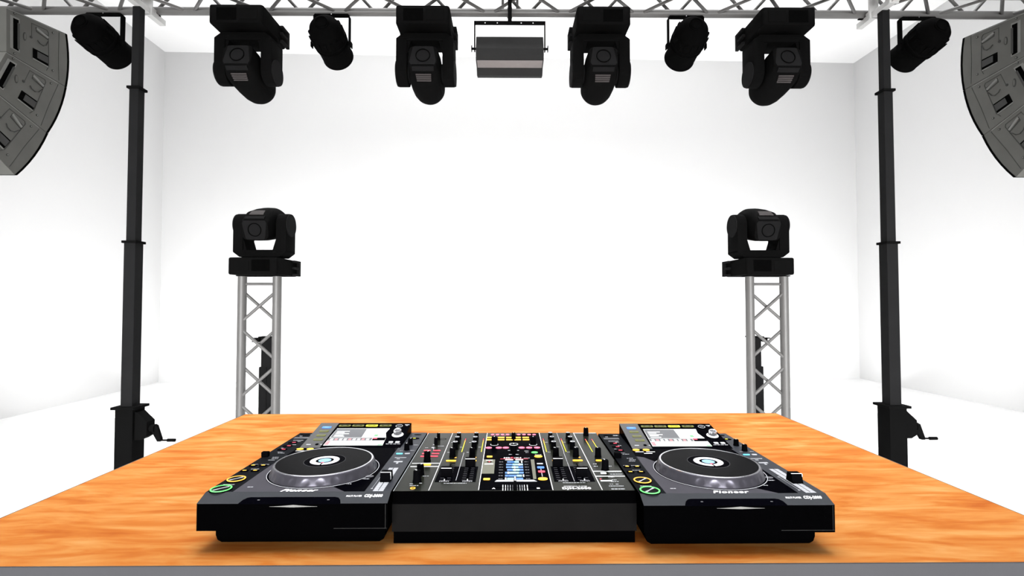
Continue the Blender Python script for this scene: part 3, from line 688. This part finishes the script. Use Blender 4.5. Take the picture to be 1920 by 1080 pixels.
# ------------------------------------------------------------------ moving head lights
def moving_head():
    t = thing('moving_head_light', 'x', 'stage light')
    # base (origin at the middle of its underside)
    hw, hd, hh = .150, .155, .104
    pts = [(-hw + .012, -hd), (hw - .045, -hd), (hw - .02, -hd + .07), (hw - .02, hd - .08), (hw, hd - .06), (hw, hd - .01), (hw - .02, hd), (-hw + .02, hd), (-hw, hd - .01), (-hw, -hd + .03)]
    pts = [(-hw, -hd + .012), (-hw + .010, -hd), (hw - .010, -hd), (hw, -hd + .012), (hw, hd - .015), (hw - .015, hd), (-hw + .015, hd), (-hw, hd - .015)]
    b = MB().prism([(x, y) for x, y in pts], 0, hh, 'z', None, .009)
    bo = b.build('base', 'fix', t, True, None, 30)
    # display recess on the front and handle recesses on the sides
    MB().box(-.005, .105, -hd - .0006, -hd + .002, .020, hh - .014).build('display_recess', 'fixdeep', bo)
    MB().box(-.120, -.020, -hd - .002, -hd + .002, .022, hh - .018, bev=.001).build('connector_panel', 'fix', bo)
    for s in (-1, 1):
        h = MB()
        x0, x1 = sorted((s * hw * .99, s * (hw + .018)))
        h.box(x0, x1, .060, .150, .002, .016, bev=.003); h.box(x0, x1, .060, .150, .088, .102, bev=.003); h.box(x0, x1, .130, .156, .002, .102, bev=.003); h.box(x0, x1, .056, .130, .044, .060, bev=.003)
        h.build('side_handle', 'fixg', bo)
    for sx in (-1, 1):
        for sy in (-1, 1): pass
    # turntable
    MB().lathe([(0, hh - .001), (.085, hh - .001), (.085, hh + .010), (0, hh + .010)], 32).build('turntable', 'fixdeep', t, True)
    # yoke: U with rounded arm tops
    zp = .318; ry = .074; aw = .062; ho = .163
    y = MB()
    z0 = hh + .009
    y.prism([(-ho, z0 + .030), (-ho + .040, z0), (ho - .040, z0), (ho, z0 + .030), (ho, z0 + .045), (-ho, z0 + .045)], -ry * .98, ry * .98, 'y', None, .004)
    for s in (-1, 1):
        prof = [(-ry, z0 + .030), (ry, z0 + .030)]
        for i in range(13):
            a = PI * i / 12; prof.append((ry * math.cos(a), zp + ry * math.sin(a)))
        x0, x1 = sorted((s * ho, s * (ho - aw)))
        y.prism(prof, x0, x1, 'x', None, .004)
        # inner web at the foot
        y.prism([(s * (ho - aw), z0 + .040), (s * (ho - aw - .022), z0 + .040), (s * (ho - aw), z0 + .115)] if s < 0 else [(s * (ho - aw), z0 + .115), (s * (ho - aw - .022), z0 + .040), (s * (ho - aw), z0 + .040)], -ry * .9, ry * .9, 'y')
    yo = y.build('yoke', 'fix', t, True, None, 30)
    for s in (-1, 1):
        MB().cyl((s * ho, 0, zp), (s * (ho + .006), 0, zp), ry * .96, 40).build('arm_cap', 'fixg', yo, True)
    # head: lofted body, rear (towards -y) box-like, front (+y) a round barrel
    hb = MB(); secs = []
    def sec(yy, w, top, bot, p):
        """superellipse ring; p=2 round, larger = boxier"""
        n = 40; ring = []; cz = (top + bot) / 2; h = (top - bot) / 2
        for i in range(n):
            a = 2 * PI * i / n; ca, sa = math.cos(a), math.sin(a)
            x = w / 2 * (abs(ca) ** (2 / p)) * (1 if ca >= 0 else -1); z = cz + h * (abs(sa) ** (2 / p)) * (1 if sa >= 0 else -1)
            ring.append(hb.bm.verts.new((x, yy, zp + z)))
        secs.append(ring)
    # y, width, top, bottom relative to pivot, squareness
    for a in ((-.137, .150, .040, -.074, 5), (-.134, .160, .046, -.081, 5), (-.110, .170, .066, -.086, 4.5), (-.060, .184, .096, -.090, 4), (.0, .190, .108, -.092, 3.0), (.06, .192, .112, -.094, 2.5), (.12, .188, .110, -.094, 2.2), (.155, .178, .102, -.088, 2.0), (.178, .156, .088, -.076, 2), (.190, .124, .066, -.056, 2)): sec(*a)
    fl = [hb.bm.faces.new(secs[0]), hb.bm.faces.new(secs[-1][::-1])]
    for A, B in zip(secs, secs[1:]):
        for i in range(40): fl.append(hb.bm.faces.new((A[i], B[i], B[(i + 1) % 40], A[(i + 1) % 40])))
    bmesh.ops.recalc_face_normals(hb.bm, faces=fl)
    mh = Matrix.Translation((0, 0, zp)) @ Matrix.Rotation(math.radians(11.5), 4, 'X')
    hb._xf(hb.bm.verts, mh @ Matrix.Translation((0, 0, -zp)))
    ho_ = hb.build('head', 'fix', t, True, None, 28)
    q = mh @ Matrix.Translation((0, -.1372, -.018)) @ Matrix.Rotation(PI / 2, 4, 'X')
    MB().prism([(-.066, .056), (.066, .056), (.074, .040), (.058, -.052), (.050, -.058), (-.050, -.058), (-.058, -.052), (-.074, .040)], -.0005, .0015, 'z', q).build('rear_panel', 'fixg', ho_)  # lighter charcoal paints in the light falling on this face
    MB().lathe([(.036, .001), (.036, .0045), (.041, .0045), (.041, .001), (.036, .001)], 40, q).build('fan_ring', 'fixdeep', ho_, True)
    # fins on the sloping upper rear
    for i, (yy, zz, w, d) in enumerate(((-.124, .0560, .120, .012), (-.098, .0745, .086, .0040), (-.088, .0810, .084, .0040), (-.078, .0865, .082, .0040), (-.068, .0925, .080, .0040))):
        mx = mh @ Matrix.Translation((0, yy, zz)) @ Matrix.Rotation(math.atan2(.035, .055), 4, 'X')
        MB().box(-w / 2, w / 2, -d, d, -.002, .0030, mx).build('vent_fin', 'fixg' if i < 1 else 'vent', ho_)
    for s in (-1, 1): MB().cyl((s * .085, 0, zp), (s * (ho - aw + .001), 0, zp), .052, 32).build('tilt_hub', 'fixg', ho_, True)
    MB().lathe([(0, .1895), (.055, .1895), (.055, .193), (.040, .196), (0, .198)], 40, mh @ Matrix.Translation((0, 0, .006)) @ Matrix.Rotation(-PI / 2, 4, 'X')).build('lens', 'lens', ho_, True)
    return t
def clamp(parent, x, y, z, drop):
    """hook clamp gripping a truss chord: x,y,z chord centre in local space; drop: length down to the base"""
    c = MB(); r = RC
    c.box(x - .018, x + .018, y - .014, y + .014, z + r, z + r + drop)
    c.box(x - .022, x + .022, y - .024, y + .024, z + r, z + r + .010)
    return c.build('hook_clamp', 'mastd', parent, True)

G = 'moving head lights'
proto = moving_head()
proto.location = (-1.5385, YT + .0345, CAMZ + .172); proto['label'] = 'black moving head light standing on the left lattice totem'; proto['group'] = G + ' on the totems'
p2 = copy_tree(proto); p2.location = (1.6010, YT + .0345, CAMZ + .172); p2['label'] = 'black moving head light standing on the right lattice totem'
p2.scale = (-1, 1, 1)
labs = ['black moving head light hanging from the truss beside the left mast', 'black moving head light hanging just left of the grey flood light',
        'black moving head light hanging just right of the grey flood light', 'black moving head light hanging from the truss beside the right mast']
ZH = CAMZ + 1.652
for i, x in enumerate((-1.5025, -.4720, .5370, 1.5725)):
    c = copy_tree(proto); c.location = (x, 2.950, ZH); c.rotation_euler = (0, PI, 0)
    c.scale = (1, 1, 1) if i < 2 else (-1, 1, 1)
    c['label'] = labs[i]; c['group'] = G + ' under the truss'
    if i == 0: first = c
    dz = ZB + RC - ZH
    for y in (YB,):
        # local frame is turned over, so up in the world is -z here
        clamp(c, 0, y - 2.950, -dz, dz - RC - .005)

# ------------------------------------------------------------------ par cans
def par_can():
    t = thing('par_can', 'x', 'spotlight')
    # origin: middle of the bracket strap, right under the truss chord; can axis along +y, nose down
    zp = -.178; tilt = math.radians(-11)
    mx = Matrix.Translation((0, 0, zp)) @ Matrix.Rotation(tilt, 4, 'X') @ Matrix.Rotation(-PI / 2, 4, 'X')
    prof = [(0, -.186), (.036, -.186), (.040, -.182), (.041, -.176), (.062, -.166), (.082, -.146), (.094, -.116), (.0985, -.082), (.0985, -.052), (.1025, -.050), (.1025, -.040), (.0955, -.037), (.0955, -.020), (.1000, -.018), (.1000, -.008), (.092, -.004),
            (.0925, .020), (.0925, .112), (.0945, .118), (.090, .118), (.087, .06), (.078, .0), (0, .0)]
    can = MB().lathe(prof, 56, mx).build('can', 'par', t, True, None, 30)
    MB().lathe([(0, .001), (.0775, .001), (.0775, .006), (.04, .014), (0, .018)], 40, mx).build('lens', 'lens', can, True)
    for i in range(16):
        a = 2 * PI * i / 16
        MB().box(.0955, .1015, -.007, .007, -.112, -.064, mx @ Matrix.Rotation(a, 4, 'Z')).build('cooling_fin', 'par', can)
    MB().lathe([(.028, -.1855), (.028, -.189), (.036, -.189), (.036, -.1855), (.028, -.1855)], 28, mx).build('rear_cap_ring', 'fixdeep', can)
    w = .108
    br = MB().prism([(-w, zp - .012), (-w, -.012), (-w + .009, -.001), (w - .009, -.001), (w, -.012), (w, zp - .012), (w - .005, zp - .012), (w - .005, -.014), (w - .012, -.007), (-w + .012, -.007), (-w + .005, -.014), (-w + .005, zp - .012)], -.018, .018, 'y')
    br.build('bracket', 'par', t)
    for s in (-1, 1):
        k = MB().cyl((s * .088, 0, zp), (s * (w + .004), 0, zp), .006, 12)
        k.cyl((s * (w + .001), 0, zp), (s * (w + .012), 0, zp), .011, 10)
        k.box(s * (w + .010) - .003, s * (w + .010) + .003, -.022, .010, zp - .024, zp + .006)
        k.build('tilt_knob', 'par', t)
    MB().cyl((0, -.0185, -.004), (0, -.0165, -.004), .003, 12).build('bracket_bolt', 'chrome', t)
    return t
pc = par_can()
PX_ = ((-2.414, 'black par can hanging outside the left mast, nearest the left speakers'), (-1.056, 'black par can between the two left moving head lights'),
       (1.078, 'black par can between the two right moving head lights'), (2.491, 'black par can hanging outside the right mast, nearest the right speakers'))
for i, (x, lb) in enumerate(PX_):
    c = pc if i == 0 else copy_tree(pc)
    c.location = (x, YB - .006, ZB + .001); c['label'] = lb; c['group'] = 'par cans under the truss'
    if i > 1: c.scale = (-1, 1, 1)

# ------------------------------------------------------------------ flood light in the middle
def flood():
    x0, x1 = -.1785, .2045; cx = (x0 + x1) / 2
    t = thing('flood_light', 'rectangular grey flood light with a pale strip hanging mid truss', 'flood light', (cx, 3.0, ZB))
    w = (x1 - x0) / 2; o = -ZB + CAMZ
    prof = [(-.070, 1.545 + o), (-.115, 1.455 + o), (-.118, 1.415 + o), (-.105, 1.392 + o), (-.025, 1.386 + o), (.010, 1.352 + o), (.085, 1.372 + o), (.115, 1.42 + o), (.100, 1.52 + o), (.060, 1.560 + o)]
    h = MB().prism(prof, -w, w, 'x').build('housing', 'flood', t)
    d = Vector((0, prof[4][0] - prof[3][0], prof[4][1] - prof[3][1]))
    # pale reflector strip lies under the front lip
    MB().prism([(-.103, 1.3905 + o), (-.027, 1.3845 + o), (-.027, 1.3825 + o), (-.103, 1.3885 + o)], -w + .003, w - .003, 'x').build('reflector_strip', 'floodl', t)
    # side plates
    for s in (-1, 1):
        a, b = sorted((s * w, s * (w + .003))); MB().prism(prof, a, b, 'x').build('side_plate', 'flood', h)
    br = MB(); bw = w + .014; zt = 1.622 + o
    br.box(-bw, bw, -.100, -.070, zt - .004, zt, bev=.0008, seg=1)
    br.box(-bw, bw, -.100, -.097, zt - .024, zt)
    for s in (-1, 1):
        a, b = sorted((s * bw, s * (bw - .0065))); br.box(a, b, -.100, -.074, 1.450 + o, zt)
    br.build('bracket', 'mastd', t)
    for xx in (-.142, -.072, .066, .134): MB().cyl((xx, -.1008, zt - .012), (xx, -.0995, zt - .012), .003, 12).build('bracket_hole', 'white', t)
    for s in (-1, 1):
        k = MB().cyl((s * (w - .002), -.087, 1.465 + o), (s * (bw + .012), -.087, 1.465 + o), .007, 14); k.cyl((s * (bw + .012), -.087, 1.465 + o), (s * (bw + .016), -.087, 1.465 + o), .019, 20)
        k.build('tilt_knob', 'mastd', t, True)
    MB().box(-.0115, .0115, -.096, -.076, zt, .085).build('hanging_bar', 'mastd', t)
    MB().cyl((-.0, -.086, .07), (0, -.140, .07), .006, 12).build('bar_bolt', 'mastd', t)
    c = MB(); r = RC + .001
    c.lathe([(r, -.016), (r, .016), (r + .006, .016), (r + .006, -.016), (r, -.016)], 24, Matrix.Translation((0, YB - 3.0, RC)) @ Matrix.Rotation(PI / 2, 4, 'Y'))
    c.box(-.010, .010, -.080, YB - 3.0 - r, .018, .036)
    c.build('hook_clamp', 'truss', t, True)
flood()

# ------------------------------------------------------------------ line array speakers
def arrays():
    # side profile of each cabinet in (y, z-CAMZ): rear-top, front-top, front-bottom, rear-bottom
    F0, F1, F2, F3 = (3.1247, 1.6583), (3.1325, 1.3310), (3.0150, 1.0050), (2.8300, .7060)
    R0, R1, R2, R3 = (2.7576, 1.606), (2.7647, 1.3629), (2.6700, 1.1390), (2.5150, .9420)
    cabs = [(R0, F0, F1, R1), (R1, F1, F2, R2), (R2, F2, F3, R3)]
    names = ['top', 'middle', 'bottom']
    groups = []
    def bulge(a, b, n=6, k=.016):
        a = Vector(a); b = Vector(b); d = b - a; nrm = Vector((-d.y, d.x)); nrm.normalize()
        if nrm.x < 0: nrm = -nrm
        return [tuple(a + d * (i / n) + nrm * k * 4 * (i / n) * (1 - i / n)) for i in range(n + 1)]
    def cabinet(q):
        r0, f0, f1, r1 = q
        org = ((r0[0] + f0[0] + f1[0] + r1[0]) / 4, (r0[1] + f0[1] + f1[1] + r1[1]) / 4)
        L = lambda p: (p[0] - org[0], p[1] - org[1])
        # tiny gap at each joint
        g = .0012
        r0, f0, f1, r1 = [L(p) for p in (r0, f0, f1, r1)]
        r0 = (r0[0], r0[1] - g); f0 = (f0[0], f0[1] - g); f1 = (f1[0], f1[1] + g); r1 = (r1[0], r1[1] + g)
        t = thing('array_speaker', 'x', 'speaker', (0, org[0], CAMZ + org[1]))
        Wd = .60
        front = bulge(f0, f1)
        MB().prism([r0] + front + [r1], 0.004, Wd - .004, 'x').build('cabinet', 'spk', t)
        # side cheeks stand proud with a seam
        def lerp(u, v):
            a = Vector(r0).lerp(Vector(f0), u); b = Vector(r1).lerp(Vector(f1), u); return a.lerp(b, v)
        ck = MB().prism([r0] + [tuple(p) for p in front] + [r1], -.002, .004, 'x').build('side_cheek', 'spk', t)
        def quad(name, m, u0, u1, v0, v1, x0, x1, par):
            MB().prism([tuple(lerp(u0, v0)), tuple(lerp(u1, v0)), tuple(lerp(u1, v1)), tuple(lerp(u0, v1))], x0, x1, 'x').build(name, m, par)
        # front grille
        n = len(front); outer = [(p[0] + .014, p[1]) for p in front]
        MB().prism(front + outer[::-1], -.003, Wd + .003, 'x').build('front_grille', 'grille', t)
        X = -.0035
        def line(name, m, pts, w=.0022, par=ck, x0=X, x1=-.0018):
            mb = MB()
            for (a, b) in zip(pts, pts[1:]):
                a = lerp(*a); b = lerp(*b); d = (b - a)
                if d.length < 1e-6: continue
                d.normalize(); nn = Vector((-d.y, d.x)) * w / 2; a2 = a - d * w / 2; b2 = b + d * w / 2
                mb.prism([tuple(a2 - nn), tuple(b2 - nn), tuple(b2 + nn), tuple(a2 + nn)], x0, x1, 'x')
            mb.build(name, m, par)
        # joint edge highlights painted as pale strips, and seam lines
        line('edge_highlight', 'spkl', [(.005, .02), (.86, .02)], .004)
        line('seam_line', 'spkd', [(.885, .04), (.875, .5), (.885, .96)], .0016)
        line('seam_line', 'spkd', [(.40, .10), (.66, .10), (.69, .14), (.70, .80), (.66, .90)], .0026)
        line('seam_line', 'spkd', [(.40, .10), (.40, .40)], .0012)
        # rear handle recess: tall slot
        quad('handle_frame', 'spkl', .055, .20, .13, .86, X, -.0015, ck)
        quad('handle_recess', 'fixdeep', .10, .185, .17, .84, X - .0006, -.0015, ck)
        quad('handle_grip', 'spkd', .165, .192, .24, .80, X - .004, -.0015, ck)
        # middle pocket with bar
        quad('pocket_recess', 'fixdeep', .42, .685, .60, .80, X - .0006, -.0015, ck)
        quad('pocket_bar', 'spkd', .49, .675, .63, .76, X - .003, -.0015, ck)
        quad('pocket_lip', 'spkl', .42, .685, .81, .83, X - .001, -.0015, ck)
        # lever pin lying in its channel, with a wire loop
        line('locking_pin', 'spkl', [(.49, .17), (.66, .24)], .012, ck, X - .004)
        line('pin_outline', 'spkd', [(.47, .15), (.67, .20), (.68, .28), (.48, .23), (.47, .15)], .0022, ck, X - .001)
        line('retaining_wire', 'spkd', [(.50, .40), (.54, .44), (.60, .45), (.65, .41), (.68, .32)], .003, ck, X - .002)
        # small oval latch
        p = lerp(.285, .45); oval = [(p.x + .010 * math.cos(a), p.y + .024 * math.sin(a)) for a in [k * PI / 10 for k in range(20)]]
        MB().prism(oval, X, -.0015, 'x').build('latch_plate', 'spkd', ck)
        oval = [(p.x + .006 * math.cos(a), p.y + .018 * math.sin(a)) for a in [k * PI / 10 for k in range(20)]]
        MB().prism(oval, X - .002, -.0015, 'x').build('latch', 'spk', ck)
        MB().cyl((X, lerp(.385, .40).x, lerp(.385, .40).y), (X - .003, lerp(.385, .40).x, lerp(.385, .40).y), .007, 12).build('latch_button', 'spkd', ck)
        for u, v in ((.12, .06), (.12, .94), (.77, .10), (.77, .84)):
            q_ = lerp(u, v); b = MB().cyl((-.0015, q_.x, q_.y), (X - .002, q_.x, q_.y), .0065, 14); bo = b.build('screw', 'spkd', ck)
            MB().cyl((X - .002, q_.x, q_.y), (X - .0025, q_.x, q_.y), .0035, 10).build('screw_head', 'spkl', bo)
        # mirrored cheek on the far side
        MB().prism([r0] + [tuple(p) for p in front] + [r1], Wd - .004, Wd + .002, 'x').build('outer_cheek', 'spk', t)
        return t
    for side, X, sc in (('left', -2.722, 1), ('right', 2.857, -1)):
        for q, nm in zip(cabs, names):
            t = cabinet(q); t.location.x = X; t.scale = (-1, 1, 1) if side == 'left' else (1, 1, 1)
            t['label'] = 'grey line array speaker cabinet, %s of the %s hanging stack' % (nm, side)
            t['group'] = 'line array speakers hanging at the %s' % side
            if nm == 'top':
                by, bz = t.location.y, t.location.z
                for xx in (.20, .48):
                    f = MB()
                    f.box(xx, xx + .03, 2.79 - by, YF - by + .02, (CAMZ + 1.648) - bz + .012, (CAMZ + 1.648) - bz + .032)
                    f.box(xx, xx + .03, 2.80 - by, 2.82 - by, (CAMZ + 1.609) - bz, (CAMZ + 1.69) - bz)
                    for yy in (YF,): f.box(xx, xx + .03, yy - by - .008, yy - by + .008, (CAMZ + 1.67) - bz, ZB - bz + .004)
                    f.build('flying_frame', 'mastd', t)
arrays()

# ------------------------------------------------------------------ light
def area(name, loc, size, sy, power, target, col=(1, 1, 1), spread=180):
    l = bpy.data.lights.new(name, 'AREA'); l.shape = 'RECTANGLE'; l.size = size; l.size_y = sy; l.energy = power; l.color = col; l.spread = math.radians(spread)
    o = bpy.data.objects.new(name, l); COL.objects.link(o); o.location = loc
    o.rotation_euler = (Vector(target) - Vector(loc)).to_track_quat('-Z', 'Y').to_euler(); return o
area('added_front_fill', (0.2, -4.6, 1.2), 9.0, 2.0, 300, (0.2, 9, .8), (1, 1, 1), 60)  # added, unseen: fills the back wall from behind the camera
area('added_ceiling_fill', (0.2, 7.0, .06), 8.0, 2.2, 100, (0.2, 7.0, 6), (1, 1, 1), 70)  # added on the floor to whiten the ceiling, not a lamp of the room
area('added_back_wall_fill', (0.2, 8.55, .06), 12.0, .4, 130, (0.2, 9.3, 1.6))  # added strip that lifts the lower back wall towards white
area('added_overhead_fill', (0.2, 2.8, 5.9), 11.0, 4.4, 385, (0.2, 2.9, 0), (1, 1, 1), 60)  # unseen panel added above the view to brighten table and floor
for sx in (-1, 1):
    area('added_corner_fill', (0.2 + sx * 4.4, 6.6, .06), 1.6, 2.4, 125, (0.2 + sx * 5.3, 9.0, 1.7))  # added pair that lightens the dim back corners
w = bpy.data.worlds.new('world'); SC.world = w; w.use_nodes = True
w.node_tree.nodes['Background'].inputs[0].default_value = (1, 1, 1, 1); w.node_tree.nodes['Background'].inputs[1].default_value = 0.0

# ------------------------------------------------------------------ camera
cam = bpy.data.cameras.new('camera'); co = bpy.data.objects.new('camera', cam); COL.objects.link(co)
cam.sensor_width = 36; cam.lens = 18.0; cam.clip_start = .02; cam.clip_end = 100
yaw = math.atan(8.5 / 960); pit = math.atan(28 / 960)
co.location = (0, 0, CAMZ); co.rotation_euler = (PI / 2 + pit, 0, -yaw)
SC.camera = co
SC.view_settings.view_transform = 'Standard'; SC.view_settings.look = 'None'; SC.view_settings.exposure = 0.0; SC.view_settings.gamma = 1.0
SC.view_settings.use_curve_mapping = False
